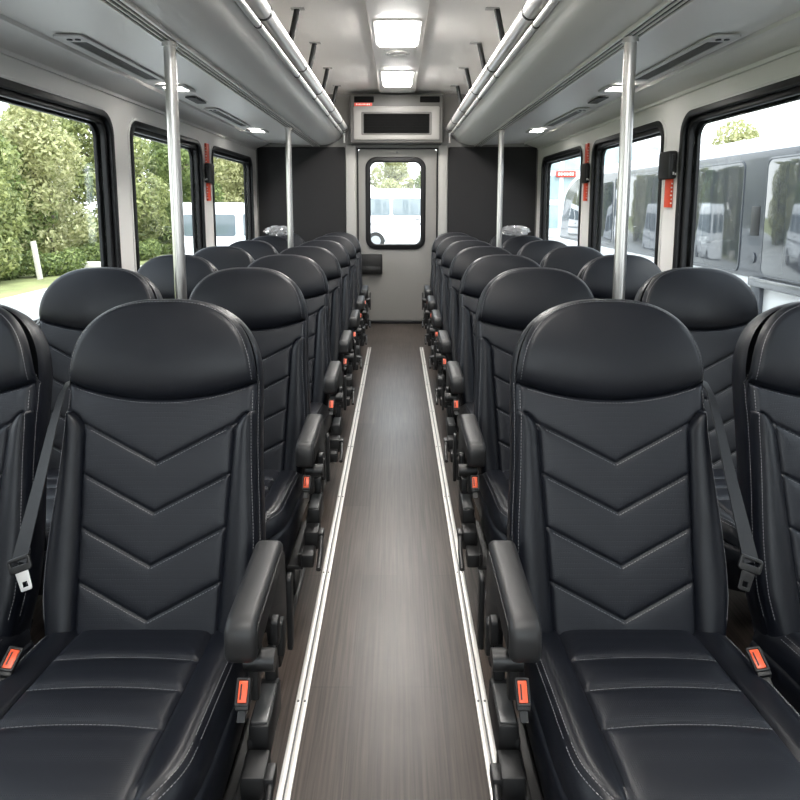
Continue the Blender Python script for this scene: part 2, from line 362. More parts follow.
# things recessed in the rack undersides
def under(x): return 2.0 + 0.035 * (abs(x) - .925) / .64 - 0.006
for sx in (-1, 1):
    sd = 'tree' if sx < 0 else 'coach'
    for (y0, y1, w2, tg) in ((2.60, 3.52, .060, 'long'), (4.53, 5.55, .05, 'short')):
        xc = sx * 1.285; z = under(xc)
        t = thing('air_vent', '%s slotted air vent in the %s-side rack underside, %s' % ('slim' if tg == 'short' else 'wide', sd, 'by the far pole' if tg == 'short' else 'by the near pole'), 'air vent', (xc, (y0 + y1) / 2, z), 'rack air vents')
        L = (y1 - y0) / 2
        MB().plate(rrect(-w2, -L, w2, L, 0.015), [rect(-w2 * .55, -L * .80, w2 * .55, L * .93)], 0.008, 0.002, M=M_xy(-.004)).build('vent_frame', VENTM, t)
        g = MB().plate(rect(-w2 * .56, -L * .81, w2 * .56, L * .94), (), 0.002, mi=1, M=M_xy(0.001))
        for i in range(9):
            xx = -w2 * .5 + w2 * i / 8; g.box((xx - .0016, -L * .8, -.005), (xx + .0016, L * .93, 0.0), mi=0)
        g.build('vent_grille', [VENTS, VENTD], t)
        MB().tube([(-w2 * .2, -L * .9, -.012), (-w2 * .2, -L * .9, -.004)], .011, 12).tube([(w2 * .35, -L * .9, -.012), (w2 * .35, -L * .9, -.004)], .011, 12).build('vent_knob', PLASTIC_D, t)
    for yc, tg in ((3.74, 'next to the near pole'), (5.88, 'near the rear wall')):
        xc = sx * 1.25; z = under(xc)
        t = thing('reading_lamp', 'lit square reading lamp under the %s-side rack, %s' % (sd, tg), 'lamp', (xc, yc, z), 'rack reading lamps')
        MB().plate(rrect(-.085, -.10, .085, .10, .015), [rrect(-.055, -.075, .055, .075, .01)], 0.012, 0.003, M=M_xy(-.005)).build('lamp_frame', VENTM, t)
        MB().plate(rrect(-.056, -.076, .056, .076, .01), (), 0.004, M=M_xy(-.004)).build('diffuser', LAMPS, t)
    t = tag(MB().plate(rrect(-.032, -.12, .032, .12, .008), (), 0.008, 0.002, M=M_xy(-.004)).build('vent_slot', VENTD, loc=(sx * 1.27, 4.17, under(1.27))), 'small dark slot vent between lamp and slim vent under the %s-side rack' % sd, 'air vent', 'small slot vents')

# ceiling lamps and speaker
def ceiling_lamp(yc, L, W, label):
    t = thing('ceiling_lamp', label, 'lamp', (0.003, yc, ZC - .038), 'ceiling lamps')
    MB().plate(rrect(-W / 2 - .02, -L / 2 - .025, W / 2 + .02, L / 2 + .025, .02), [rrect(-W / 2, -L / 2, W / 2, L / 2, .015)], 0.012, 0.003, M=M_xy(-.004)).build('lamp_frame', CEIL, t)
    MB().plate(rrect(-W / 2, -L / 2, W / 2, L / 2, .02), (), 0.030, .010, M=M_xy(-.010)).build('diffuser', LAMP, t)
ceiling_lamp(4.60, .60, .275, 'bright rectangular ceiling lamp in front of the round speaker grille')
ceiling_lamp(6.20, .64, .26, 'bright rectangular ceiling lamp between speaker grille and air conditioner')
ceiling_lamp(2.6, .60, .275, 'bright ceiling lamp over the second seat row')
ceiling_lamp(0.6, .60, .275, 'bright ceiling lamp over the front of the bus')
sp = thing('speaker_grille', 'round speaker grille on a square plate between the ceiling lamps', 'speaker', (0.003, 5.18, ZC - .038))
MB().plate(rrect(-.135, -.21, .135, .21, .02), (), 0.012, 0.003, M=M_xy(-.004)).build('speaker_plate', CEIL, sp)
g = MB()
for r_ in (.025, .045, .065, .085):
    g.tube([(r_ * math.cos(a), r_ * 1.15 * math.sin(a) + .0, -.013) for a in [2 * PI * i / 28 for i in range(29)]], .004, 6)
g.tube([(0, 0, -.012), (0, 0, -.0095)], .095, 28, mi=1)
g.build('speaker_mesh', [CEIL, VENTM], sp)

# ------------------------------------------------------------------ rear air conditioner
ac = thing('air_conditioner', 'grey box air conditioner above the rear door', 'air conditioner', (0, 7.02, 2.005))
ah = MB().box((-.507, 0, 0), (.497, .235, .515), 0.02, seg=3)
ah.build('housing', ACM, ac)
MB().plate(rrect(-.465, .035, .455, .385, .02), [rrect(-.38, .085, .37, .325, .015)], 0.02, 0.006, M=M_xz(-.004)).build('grille_frame', ACF, ac)
g = MB().plate(rrect(-.375, .09, .365, .32, .01), (), 0.004, mi=1, M=M_xz(-.003))
for i in range(12): g.box((-.355, -.012, .108 + .0165 * i), (.345, -.006, .113 + .0165 * i))
for i in range(15): g.box((-.345 + .048 * i, -.0135, .1), (-.3425 + .048 * i, -.0115, .308))
MB().plate(rrect(-.382, .083, .372, .327, .015), [rrect(-.358, .103, .348, .307, .01)], 0.012, 0.003, M=M_xz(-.010)).build('inner_frame', ACM, ac)
g.build('grille', [GRILLEB, GRILLEB], ac)
for x0, x1 in ((-.455, -.245), (.245, .455)):
    sl = MB().plate(rrect(x0, .425, x1, .488, .008), (), 0.008, 0.002, M=M_xz(-.003))
    for i in range(5): sl.box((x0 + .015, -.010, .434 + i * .011), (x1 - .015, -.006, .438 + i * .011))
    sl.build('side_slot', GRILLEB, ac)
rl = MB().plate(rrect(-.455, .388, -.265, .42, .003), (), 0.006, 0.001, M=M_xz(-.004)).build('warning_label', RED, ac)
g = MB()
xx = -.435
for wv in (.012, .009, .013, .008, .011, .010, .007, .014, .010):
    g.box((xx, -.0085, .398), (xx + wv, -.0068, .411 - .003 * (wv < .010))); xx += wv + .0065
g.build('label_text', WHITE, rl)
for q in (-.49, .48): MB().tube([(q, -.004, .02), (q, .003, .02)], .006, 10).build('screw', GREYMETAL, ac)

# ------------------------------------------------------------------ floor strips
def strip(x, label):
    t = thing('floor_strip', label, 'floor strip', (x, 0, 0), 'aisle floor strips')
    m = MB(); y0, y1 = -1.0, 5.97
    for a, b in ((-.0165, -.002), (.002, .0165)): m.box((a, y0, 0.0), (b, y1, 0.007), 0.002)
    m.box((-.002, y0, 0.0), (.002, y1, 0.004), mi=1)
    m.build('strip_bar', [ALU, GREYMETAL], t)
    for i in range(9):
        y = .97 + .62 * i
        MB().tube([(-.009, y, .0065), (-.009, y, .0082)], .0035, 10).tube([(.009, y, .0065), (.009, y, .0082)], .0035, 10).build('screw', GREYMETAL, t)
strip(-.262, 'bright metal edging strip on the floor beside the tree-side seats')
strip(.232, 'bright metal edging strip on the floor beside the coach-side seats')

# ------------------------------------------------------------------ seat
TH = math.radians(18.3); UPV = np.array((0, math.sin(TH), math.cos(TH))); NRM = np.array((0, -math.cos(TH), math.sin(TH)))
B0 = np.array((0, 0.0, 0.37)); LB = .79; W0 = .236; S0 = .535; NP = 2.65
CH = (.383, .267, .146, .026)
def wprof(s): return W0 + 0.019 * np.exp(-((s - .14) / .22) ** 2) - .008 * np.clip(1 - s / .08, 0, 1)
def qf(x, s): return ((np.abs(x) / wprof(s)) ** NP + np.clip((s - S0) / (LB - S0), 0, None) ** NP) ** (1 / NP)
def xi(s):
    t = np.clip((s - .45) / .06, 0, 1); return .166 + .04 * np.minimum(s, .45) + .055 * (1 - np.sqrt(1 - t * t))
def headseam(x): return .535 + .045 * (np.abs(x) / W0) ** 2
def back_off(x, s):
    ax = np.abs(x); q = qf(x, s); e = W0 * (1 - q); r = .022
    ee = np.clip(e, 0, r); off = -(r - np.sqrt(np.clip(r * r - (r - ee) ** 2, 0, None)))
    eb = np.clip(s + .035, 0, .012); off -= (.012 - np.sqrt(np.clip(.012 ** 2 - (.012 - eb) ** 2, 0, None)))
    x_i = xi(s); hs = headseam(x); head = s > hs
    bol = (~head) & (ax > x_i)
    wp = wprof(s)
    p = np.clip((ax - x_i) / np.maximum(wp - x_i, 1e-4), 0, 1)
    bolh = .020 * np.clip(1 - (2 * p - 1) ** 2, 0, 1) ** .75 * np.clip((wp - x_i) / .03, 0, 1)
    dch = np.min([np.abs(s - a - .51 * ax) * .89 for a in CH], axis=0)
    dbd = np.abs(ax - x_i); dhd = np.abs(s - hs)
    ins = .0065 * (1 - np.exp(-np.minimum(dch, np.minimum(dbd, dhd)) / .009)) + .008 * np.clip((s - .33) / .2, 0, 1) * np.clip(1 - (ax / .2) ** 2, 0, 1)
    ins += -.0035 * np.exp(-(dch / .0028) ** 2)
    tt = np.clip((s - hs) / (LB - hs), 0, 1)
    hd = .042 * np.clip(1 - (1 - np.clip(tt / .45, 0, 1)) ** 2.4, 0, 1) ** .55 * (1 - .55 * np.clip((tt - .45) / .55, 0, 1) ** 2) * (1 - .25 * (ax / W0) ** 2)
    h = np.where(head, hd, np.where(bol, bolh, ins))
    h = h - .004 * np.exp(-(dbd / .0035) ** 2) * (~head)
    h = h - .006 * np.exp(-(dhd / .004) ** 2)
    return off + h
def back_pt(x, s, extra=0.0):
    o = back_off(x, s) + extra
    x = np.asarray(x, float)
    return np.stack([x, B0[1] + UPV[1] * s + NRM[1] * o, B0[2] + UPV[2] * s + NRM[2] * o], -1)

CW = .250; T0 = .34; TL = .205; CSEAM = (.10, .20, .305); TBACK = -.06
def cq(x, t): return ((np.abs(x) / CW) ** 2.7 + np.clip((t - T0) / TL, 0, None) ** 2.7) ** (1 / 2.7)
def cush_h(x, t):
    ax = np.abs(x); e = CW * (1 - cq(x, t)); r = .052
    ee = np.clip(e, 0, r); off = -(r - np.sqrt(np.clip(r * r - (r - ee) ** 2, 0, None)))
    ci = .155 + .012 * np.clip(t, 0, .5)
    bol = ax > ci
    p = np.clip((ax - ci) / (CW - ci), 0, 1)
    bh = .010 * np.clip(1 - (2 * p - 1) ** 2, 0, 1) ** .8
    ds = np.min([np.abs(t - a - .012 * (ax / .155) ** 2) for a in CSEAM], axis=0); db = np.abs(ax - ci)
    ih = .010 * (1 - np.exp(-np.minimum(ds, db) / .014)) - .003 * np.exp(-(ds / .003) ** 2)
    h = np.where(bol, bh, ih) - .005 * np.exp(-(db / .0035) ** 2) - .002 * np.exp(-((e - .034) / .003) ** 2)
    return .37 + .15 * t - .10 * t * t + off + h - .03 * np.clip((t - .42) / .12, 0, 1) ** 2
def cush_pt(x, t, extra=0.0):
    return np.stack([np.asarray(x, float), -np.asarray(t, float), cush_h(x, t) + extra], -1)

def spaced(f, fr, a0, a1, n=400, step=.0078):
    """points along a parametric line f(t)->(p,q), at even spacing of its surface curve fr"""
    t = np.linspace(a0, a1, n); P, Q = f(t); X = fr(P, Q, .0004)
    d = np.concatenate([[0], np.cumsum(np.linalg.norm(np.diff(X, axis=0), axis=1))])
    k = np.arange(0, d[-1] - .006, step); out = []
    for a in k:
        tt = np.interp([a, a + .0052], d, t); p, q = f(tt); out.append((fr(p, q, .0005)))
    return out
def dashes(mb, segs, nrm, w=.0015, mi=1):
    n = Vector(nrm)
    for sg in segs:
        a, b = Vector(sg[0]), Vector(sg[1]); d = (b - a)
        if d.length < 1e-6: continue
        s_ = d.normalized().cross(n).normalized() * w / 2; u = n * .0006
        mb.add([a - s_, a + s_, b + s_, b - s_, a - s_ * .6 + u, a + s_ * .6 + u, b + s_ * .6 + u, b - s_ * .6 + u],
               [(4, 5, 6, 7), (0, 1, 5, 4), (1, 2, 6, 5), (2, 3, 7, 6), (3, 0, 4, 7)], mi)

def grid_split(P, cls, mbs):
    """P: (n,m,3); cls: (n-1,m-1) class index; faces go to mbs[class]"""
    n, m, _ = P.shape
    for c, mb in mbs.items():
        idx = -np.ones((n, m), int); F = np.argwhere(cls == c)
        used = np.zeros((n, m), bool)
        for di in (0, 1):
            for dj in (0, 1): used[F[:, 0] + di, F[:, 1] + dj] = True
        ids = np.argwhere(used); idx[ids[:, 0], ids[:, 1]] = np.arange(len(ids))
        vs = P[ids[:, 0], ids[:, 1]]
        fs = [(int(idx[i, j]), int(idx[i, j + 1]), int(idx[i + 1, j + 1]), int(idx[i + 1, j])) for i, j in F]
        mb.add(vs.tolist(), fs, 0)

def loop_of(n, m):
    return [(0, j) for j in range(m)] + [(i, m - 1) for i in range(1, n)] + [(n - 1, j) for j in range(m - 2, -1, -1)] + [(i, 0) for i in range(n - 2, 0, -1)]

def rings(mb, base2, ring_list, place, mi=0):
    """base2: outline loop (k,2); ring_list: (outset, depth); place(p2, depth)->xyz; last ring is capped to its centre"""
    k = len(base2); d = np.roll(base2, -1, 0) - np.roll(base2, 1, 0); nn = np.stack([d[:, 1], -d[:, 0]], -1)
    nn /= np.maximum(np.linalg.norm(nn, axis=1, keepdims=True), 1e-9)
    if (nn * (base2 - base2.mean(0))).sum() < 0: nn = -nn
    vs = []; fs = []
    for o, dep in ring_list: vs += [place(p, dep) for p in base2 + nn * o]
    for r in range(len(ring_list) - 1):
        for i in range(k): fs.append((r * k + i, r * k + (i + 1) % k, (r + 1) * k + (i + 1) % k, (r + 1) * k + i))
    c = len(vs); vs.append(place(base2.mean(0), ring_list[-1][1])); l = (len(ring_list) - 1) * k
    fs += [(l + i, l + (i + 1) % k, c) for i in range(k)]
    mb.add(vs, fs, mi)

def make_seat(m, aisle):
    """m=+1: aisle lies towards +x (tree-side seats); m=-1: mirrored. Origin on the floor under the rear edge of the cushion."""
    root = bpy.data.objects.new('bus_seat', None); COL.objects.link(root); root['category'] = 'seat'; root['group'] = 'black leather bus seats'
    # --- backrest
    nu, nv = 157, 261
    a = np.linspace(-1, 1, nu); u = .62 * a + .38 * np.sin(a * PI / 2)
    UB = .184 / W0; i0 = int(np.argmin(np.abs(u - UB))); kx = np.array([-1, -u[i0], 0, u[i0], 1]); u = np.interp(u, kx, [-1, -UB, 0, UB, 1])
    v = np.linspace(0, 1, nv); VB = v[178]
    cap = np.clip(1 - np.abs(u) ** NP, 0, None) ** (1 / NP)
    top = S0 * 1.0 + (LB - S0) * cap
    hsm = np.minimum(headseam(u * W0), top * .955)
    Sg = np.where(v[:, None] <= VB, -.035 + v[:, None] / VB * (hsm + .035)[None, :], hsm[None, :] + (v[:, None] - VB) / (1 - VB) * (top - hsm)[None, :])
    xm_ = .166 + .04 * np.minimum(Sg, .45); wp_ = wprof(Sg); au = np.abs(u)[None, :]
    Xg = np.sign(u)[None, :] * np.where(au <= UB + 1e-9, au / UB * xm_, xm_ + (au - UB) / (1 - UB) * (wp_ - xm_))
    P = back_pt(Xg, Sg)
    xc = (Xg[:-1, :-1] + Xg[1:, 1:]) / 2; sc = (Sg[:-1, :-1] + Sg[1:, 1:]) / 2
    cls = np.where(sc > headseam(xc), 2, np.where(np.abs(xc) < xi(sc), 1, 0))
    shell, insert, head = MB(), MB(), MB()
    grid_split(P, cls, {0: shell, 1: insert, 2: head})
    lp = loop_of(nv, nu); base2 = np.array([(Xg[i, j], Sg[i, j]) for i, j in lp])
    keep = [0]
    for i in range(1, len(base2)):
        if np.linalg.norm(base2[i] - base2[keep[-1]]) > .0035: keep.append(i)
    base2 = base2[keep]
    def place(p, dep):
        q = B0 + UPV * p[1] - NRM * (.022 + dep); return (float(p[0]), float(q[1]), float(q[2]))
    rings(shell, base2, [(-.002, -.001), (-.0005, .003), (.002, .008), (.0035, .02), (.0035, .04), (.001, .062), (-.008, .078), (-.03, .086)], place)
    st = shell; f_e = lambda ev: (lambda t: (lambda qq: (np.sign(np.cos(t)) * np.abs(np.cos(t)) ** (2 / NP) * (W0 - ev), S0 + np.abs(np.sin(t)) ** (2 / NP) * (LB - S0 - ev)))(0))
    for ev in (.010,):
        dashes(head, spaced(f_e(ev), back_pt, .12, PI - .12), NRM)
        for sg in (-1, 1):
            dashes(shell, spaced(lambda t: (sg * (wprof(t) - ev), t), back_pt, .03, .56), NRM)
            dashes(shell, spaced(lambda t: (sg * (wprof(t) - ev + .010), t), back_pt, .03, .60), NRM)
    for c in CH:
        for sg in (-1, 1):
            dashes(insert, spaced(lambda t: (sg * t, c + .51 * t - .0058), back_pt, .002, .162 + .03 * c), NRM)
    dashes(insert, spaced(lambda t: (t, headseam(t) - .008), back_pt, -.21, .21), NRM, w=.0011)
    for mb_ in (shell, insert, head):
        mb_.v = [(p[0] * m, p[1], p[2]) for p in mb_.v]
    bo = shell.build('backrest', [LEATHER, STITCH], root, angle=60)
    insert.build('back_insert', [LEATHER_PERF, STITCH], bo, angle=80)
    head.build('headrest', [LEATHER, STITCH], bo, angle=80)
    # --- cushion
    nu, nv = 99, 121
    a = np.linspace(-1, 1, nu); u = .62 * a + .38 * np.sin(a * PI / 2); v = np.linspace(0, 1, nv)
    cap = np.clip(1 - np.abs(u) ** 2.7, 0, None) ** (1 / 2.7)
    end = T0 + TL * cap
    Tg = TBACK + v[:, None] * (end - TBACK)[None, :]; Xg = np.repeat(u[None, :] * CW, nv, 0)
    P = cush_pt(Xg, Tg)
    xc = (Xg[:-1, :-1] + Xg[1:, 1:]) / 2; tc = (Tg[:-1, :-1] + Tg[1:, 1:]) / 2
    cls = np.where((np.abs(xc) < .155 + .012 * np.clip(tc, 0, .5)) & (tc < .505), 1, 0)
    cu, ci = MB(), MB(); grid_split(P, cls, {0: cu, 1: ci})
    lp = loop_of(nv, nu); base2 = np.array([(Xg[i, j], Tg[i, j]) for i, j in lp])
    keep = [0]
    for i in range(1, len(base2)):
        if np.linalg.norm(base2[i] - base2[keep[-1]]) > .004: keep.append(i)
    base2 = base2[keep]
    def placec(p, dep):
        t = float(p[1]); z = .37 + .15 * t - .10 * t * t - .052 - .03 * min(max((t - .42) / .12, 0), 1) ** 2
        zz = z - dep if dep < .09 else .215
        return (float(p[0]), -t, zz)
    rings(cu, base2, [(-.003, -.003), (-.001, .002), (.003, .004), (.007, .012), (.009, .04), (.006, .08), (-.004, .10), (-.02, .11)], placec)
    for ev in (.027, .018):
        f = lambda t: (np.sign(np.cos(t)) * np.abs(np.cos(t)) ** (2 / 2.7) * (CW - ev), T0 + np.abs(np.sin(t)) ** (2 / 2.7) * (TL - ev))
        dashes(cu, spaced(f, cush_pt, .03, PI - .03), (0, -.3, .95))
        for sg in (-1, 1): dashes(cu, spaced(lambda t: (sg * (CW - ev) + 0 * t, t), cush_pt, .02, .34), (0, 0, 1))
    for c in CSEAM:
        dashes(ci, spaced(lambda t: (t, c + .012 * (t / .155) ** 2 + .006), cush_pt, -.152, .152), (0, 0, 1))
    for mb_ in (cu, ci): mb_.v = [(p[0] * m, p[1], p[2]) for p in mb_.v]
    co = cu.build('seat_cushion', [LEATHER, STITCH], root, angle=60)
    ci.build('seat_insert', [LEATHER_PERF, STITCH], co, angle=80)
    # --- frame and legs
    X = lambda p: [(m * q[0], q[1], q[2]) for q in p]
    def bx(mb, lo, hi, bev=0, mi=0):
        x0, x1 = sorted((m * lo[0], m * hi[0])); return mb.box((x0, lo[1], lo[2]), (x1, hi[1], hi[2]), bev, mi)
    fm = MB()
    bx(fm, (-.21, -.46, .19), (-.17, .05, .235), .004); bx(fm, (.17, -.46, .19), (.21, .05, .235), .004)
    bx(fm, (-.21, -.42, .195), (.21, -.38, .228), .004); bx(fm, (-.21, -.02, .195), (.21, .02, .228), .004)
    fm.build('seat_frame', PLASTIC_D, root)
    for lx in (-.19, .19):
        lg = MB(); bx(lg, (lx - .018, -.30, .012), (lx + .018, -.14, .20), .006)
        bx(lg, (lx - .028, -.42, 0), (lx + .028, -.02, .014), .004)
        lg.build('leg', PLASTIC_D, root)
    # --- belt on the side away from the aisle
    def bp(x, s, o): q = B0 + UPV * s + NRM * o; return Vector((m * x, q[1], q[2]))
    path = [bp(-.232, .60, -.075), bp(-.247, .585, -.035), bp(-.249, .55, -.002), bp(-.249, .47, .028), bp(-.252, .36, .052), bp(-.257, .26, .074), bp(-.261, .175, .092)]
    bl = MB(); vs = []
    for i, p in enumerate(path):
        t = (path[min(i + 1, 6)] - path[max(i - 1, 0)]).normalized()
        tw = .5 + .15 * i
        wd = (Vector((m * math.sin(tw), 0, 0)) + Vector(NRM) * math.cos(tw)); wd = (wd - t * wd.dot(t)).normalized(); th = t.cross(wd) * .0012
        for q in (-1, 1): vs += [p + wd * .019 * q + th, p + wd * .019 * q - th]
    fs = []
    for i in range(6):
        o = i * 4; fs += [(o, o + 2, o + 6, o + 4), (o + 1, o + 5, o + 7, o + 3), (o, o + 4, o + 5, o + 1), (o + 2, o + 3, o + 7, o + 6)]
    bl.add(vs, fs); belt = bl.build('seat_belt', WEB, root)
    e = path[-1]
    tg = MB(); tg.plate(rrect(-.026, -.022, .026, .012, .008), [rrect(-.019, -.006, .019, .004, .003)], .006, .002, M=Matrix.Translation(e) @ Matrix.Rotation(math.radians(76), 4, 'X') @ Matrix.Rotation(m * .35, 4, 'Z'))
    tong = tg.build('tongue_grip', PLASTIC, belt)
    TM = CHROME if m > 0 else PLASTIC
    tm = MB().plate(rpoly([(-.013, -.064), (.013, -.064), (.015, -.018), (-.015, -.018)], .004), [rect(-.006, -.056, .006, -.044)], .0035, .001, M=Matrix.Translation(e) @ Matrix.Rotation(math.radians(76), 4, 'X') @ Matrix.Rotation(m * .35, 4, 'Z'))
    tm.build('tongue', TM, belt)
    # --- buckle on the aisle side
    if not aisle: return root
    spots = [Matrix.Translation((-m * .222, -.135, .418)) @ Matrix.Rotation(math.radians(-66), 4, 'X') @ Matrix.Rotation(m * .3, 4, 'Z') @ Matrix.Scale(.8, 4)]
    Rb = Matrix.Translation((m * .297, -.270, .462)) @ Matrix.Rotation(math.radians(-38), 4, 'X') @ Matrix.Scale(.74, 4)
    spots.append(Rb)
    # local: x width, z length, front face = -y
    for q, Rb in enumerate(spots):
        bb = MB().box((-.018, -.012, -.060), (.018, .012, .012), .006, M=Rb).plate(rrect(-.018, -.05, .018, .012, .005), [rrect(-.012, -.044, .012, .006, .003)], .008, .002, M=Rb @ M_xz(-.013))
        bb.box((-.010, -.002, -.085), (.010, .008, -.058), M=Rb)
        bk = bb.build('buckle', PLASTIC_D, root)
        bt = MB().box((-.0115, -.0155, -.043), (.0115, -.010, .005), .002, M=Rb).build('buckle_button', ORANGE, bk)
        MB().box((-.0065, -.0168, -.036), (-.0025, -.0150, -.002), .0008, M=Rb).build('buckle_slot', PLASTIC_D, bt)
    # --- armrest
    pf = rpoly([(-.275, .496), (-.275, .580), (.020, .590), (.040, .575), (.040, .535), (-.05, .528), (-.20, .502)], [.024, .045, .02, .01, .02, .05, .03])
    xm = m * .289
    ar = MB().plate(pf, (), .062, .014, M=M_yz(xm)).build('armrest', ARMP, root)
    MB().plate(rpoly([(-.255, .512), (-.255, .566), (.01, .572), (.02, .545), (-.19, .516)], .015), (), .006, .002, M=M_yz(m * .319)).build('armrest_cover', PLASTIC_D, ar)
    br = MB().plate(rpoly([(-.16, .535), (.05, .55), (.06, .40), (.03, .30), (-.03, .30), (-.06, .42), (-.12, .48)], .015), (), .026, .004, M=M_yz(m * .306)).build('armrest_bracket', PLASTIC_D, root)
    lv = MB(); lv.plate(rrect(-.02, .335, .012, .52, .012), (), .012, .003, M=M_yz(m * .338)); lv.plate(rrect(-.085, .37, -.055, .455, .01), (), .014, .003, M=M_yz(m * .329))
    lv.plate(rrect(-.13, .43, -.10, .49, .01), (), .016, .003, M=M_yz(m * .326))
    lv.build('bracket_lever', PLASTIC_D, br)
    kb = MB().tube([(m * .285, -.215, .468), (m * .345, -.215, .468)], .021, 18)
    bx(kb, (.292, -.225, .385), (.312, -.200, .465), .004)
    kb.build('pivot_knob', PLASTIC, br)
    # --- slide housing low on the aisle side
    h = MB()
    bx(h, (.288, -.225, .255), (.330, -.09, .330), .006); bx(h, (.284, -.225, .23), (.300, -.06, .30), .004)
    bx(h, (.288, -.300, .225), (.335, -.232, .288), .006); bx(h, (.288, -.375, .205), (.328, -.31, .250), .006)
    bx(h, (.205, -.36, .19), (.292, -.06, .205), .004); bx(h, (.276, -.36, .196), (.290, -.06, .245), .003)
    bx(h, (.296, -.10, .30), (.322, -.07, .385), .005); bx(h, (.300, -.088, .385), (.318, -.078, .40), .002)
    ho = h.build('slide_housing', PLASTIC_D, root)
    tp = MB(); bx(tp, (.293, -.220, .329), (.326, -.115, .335), .002); tp.build('housing_cap', GREYMETAL, ho)
    hd = MB().tube(X([(.345, -.30, .27), (.352, -.38, .262), (.352, -.44, .24)]), .008, 10); bx(hd, (.332, -.30, .255), (.352, -.26, .285), .004)
    hd.build('slide_handle', PLASTIC, ho)
    sb = MB(); bx(sb, (.215, -.24, .012), (.245, -.14, .20), .006); bx(sb, (.215, -.36, 0), (.255, -.06, .012), .003)
    sb.build('leg', PLASTIC_D, root)
    return root

ROWY = [1.37, 2.30, 3.19, 4.06, 4.92, 5.74, 6.50]
DROP = [0, .010, .028, .040, .048, .053, .055]
AX = {-1: [-.585, -.597, -.605, -.61, -.612, -.613, -.613], 1: [.532, .555, .575, .585, .59, .595, .60]}
WXS = {-1: [-1.140, -1.176, -1.175, -1.175, -1.175, -1.185, -1.185], 1: [1.115, 1.19, 1.20, 1.19, 1.19, 1.19, 1.19]}
ORD = ['first', 'second', 'third', 'fourth', 'fifth', 'sixth', 'seventh']
def lower(root, d):
    for c in KIDS(root):
        if c.name.split('.')[0] == 'leg':
            c.scale = (1, 1, (.21 - d) / .21); c.location = (0, 0, d)
for sx in (-1, 1):
    sd = 'tree' if sx < 0 else 'coach'
    for aisle in (True, False):
        proto = make_seat(-sx, aisle)
        for r in range(7):
            loc = ((AX if aisle else WXS)[sx][r], ROWY[r], -DROP[r])
            if aisle: lab = 'black leather aisle seat with armrest on the %s side, %s row from the camera' % (sd, ORD[r])
            else: lab = 'black leather window seat on the %s side, %s row from the camera' % (sd, ORD[r])
            if r == 0: o = proto; o.location = loc; o['label'] = lab
            else: o = dup(proto, loc, lab)
            lower(o, DROP[r])

# ------------------------------------------------------------------ poles
def pole(x, y, r, label):
    t = thing('stanchion_pole', label, 'pole', (x, y, 0), 'steel stanchion poles')
    MB().tube([(0, 0, 0.005), (0, 0, 1.984)], r, 24).build('pole_tube', STEEL, t)
    MB().tube([(0, 0, 1.965), (0, 0, 1.983)], r + .006, 24).build('top_collar', STEEL, t)
    MB().tube([(0, 0, 0), (0, 0, 0.012)], r + .012, 24).build('floor_flange', STEEL, t)
pole(-.8865, 2.60, .0235, 'brushed steel pole behind the first tree-side row of seats')
pole(.885, 2.53, .0235, 'brushed steel pole behind the first coach-side row of seats')
pole(-.898, 5.41, .0235, 'brushed steel pole near the rear wall, beside the tree-side seats')
pole(.892, 5.60, .0235, 'brushed steel pole near the rear wall, beside the coach-side seats')

# ------------------------------------------------------------------ emergency hammer holders
def hammer(sx, y, zb0, zb1, up, z0, label, sc=1.0):
    t = thing('emergency_hammer_holder', label, 'emergency hammer', (sx * (WX - .001), y, 0), 'emergency hammer holders')
    def bx(mb, x0, x1, y0, y1, z0_, z1_, b=.003, mi=0):
        a, c = sorted((-sx * x0, -sx * x1)); return mb.box((a, y0, z0_), (c, y1, z1_), b, mi)
    def strip_(za, zb):
        s_ = bx(MB(), 0,   .024 * sc, -.035, .035, za, zb, .002).build('red_strip', REDOR, t)
        mk = MB(); n = int((zb - za - .03) / .022)
        for i in range(n):
            z = za + .02 + .022 * i; w = (.010, .006, .012, .008)[i % 4]
            bx(mk, .006, .006 + w * sc, -.037, -.035, z, z + .008, 0)
        mk.build('strip_mark', WHITE, s_)
    if up: strip_(zb1 - .01, up)
    strip_(z0, zb0 + .01)
    b = bx(MB(), 0, .06 * sc, -.075, .075, zb0, zb1, .012).build('wall_mount_box', PLASTIC_D, t)
    hm = bx(MB(), .02 * sc, .042 * sc, -.082, -.074, zb0 + .05, zb1 - .02, .004)
    hm.build('hammer_grip', PLASTIC, b)
    mk = bx(bx(MB(), .006, .014, -.0775, -.0745, zb0 + .02, zb0 + .032, 0), .018, .026, -.0775, -.0745, zb0 + .022, zb0 + .038, 0)
    mk.build('box_mark', WHITE, b)
hammer(-1, 5.36, 1.53, 1.69, 1.85, 1.385, 'black emergency hammer box with red strips on the tree-side window pillar', .75)
hammer(1, 5.36, 1.53, 1.69, 1.85, 1.385, 'black emergency hammer box with red strips above and below, coach-side rear pillar', .70)
hammer(1, 3.715, 1.50, 1.655, None, 1.34, 'larger black emergency hammer box with red strip only below, coach side', .85)

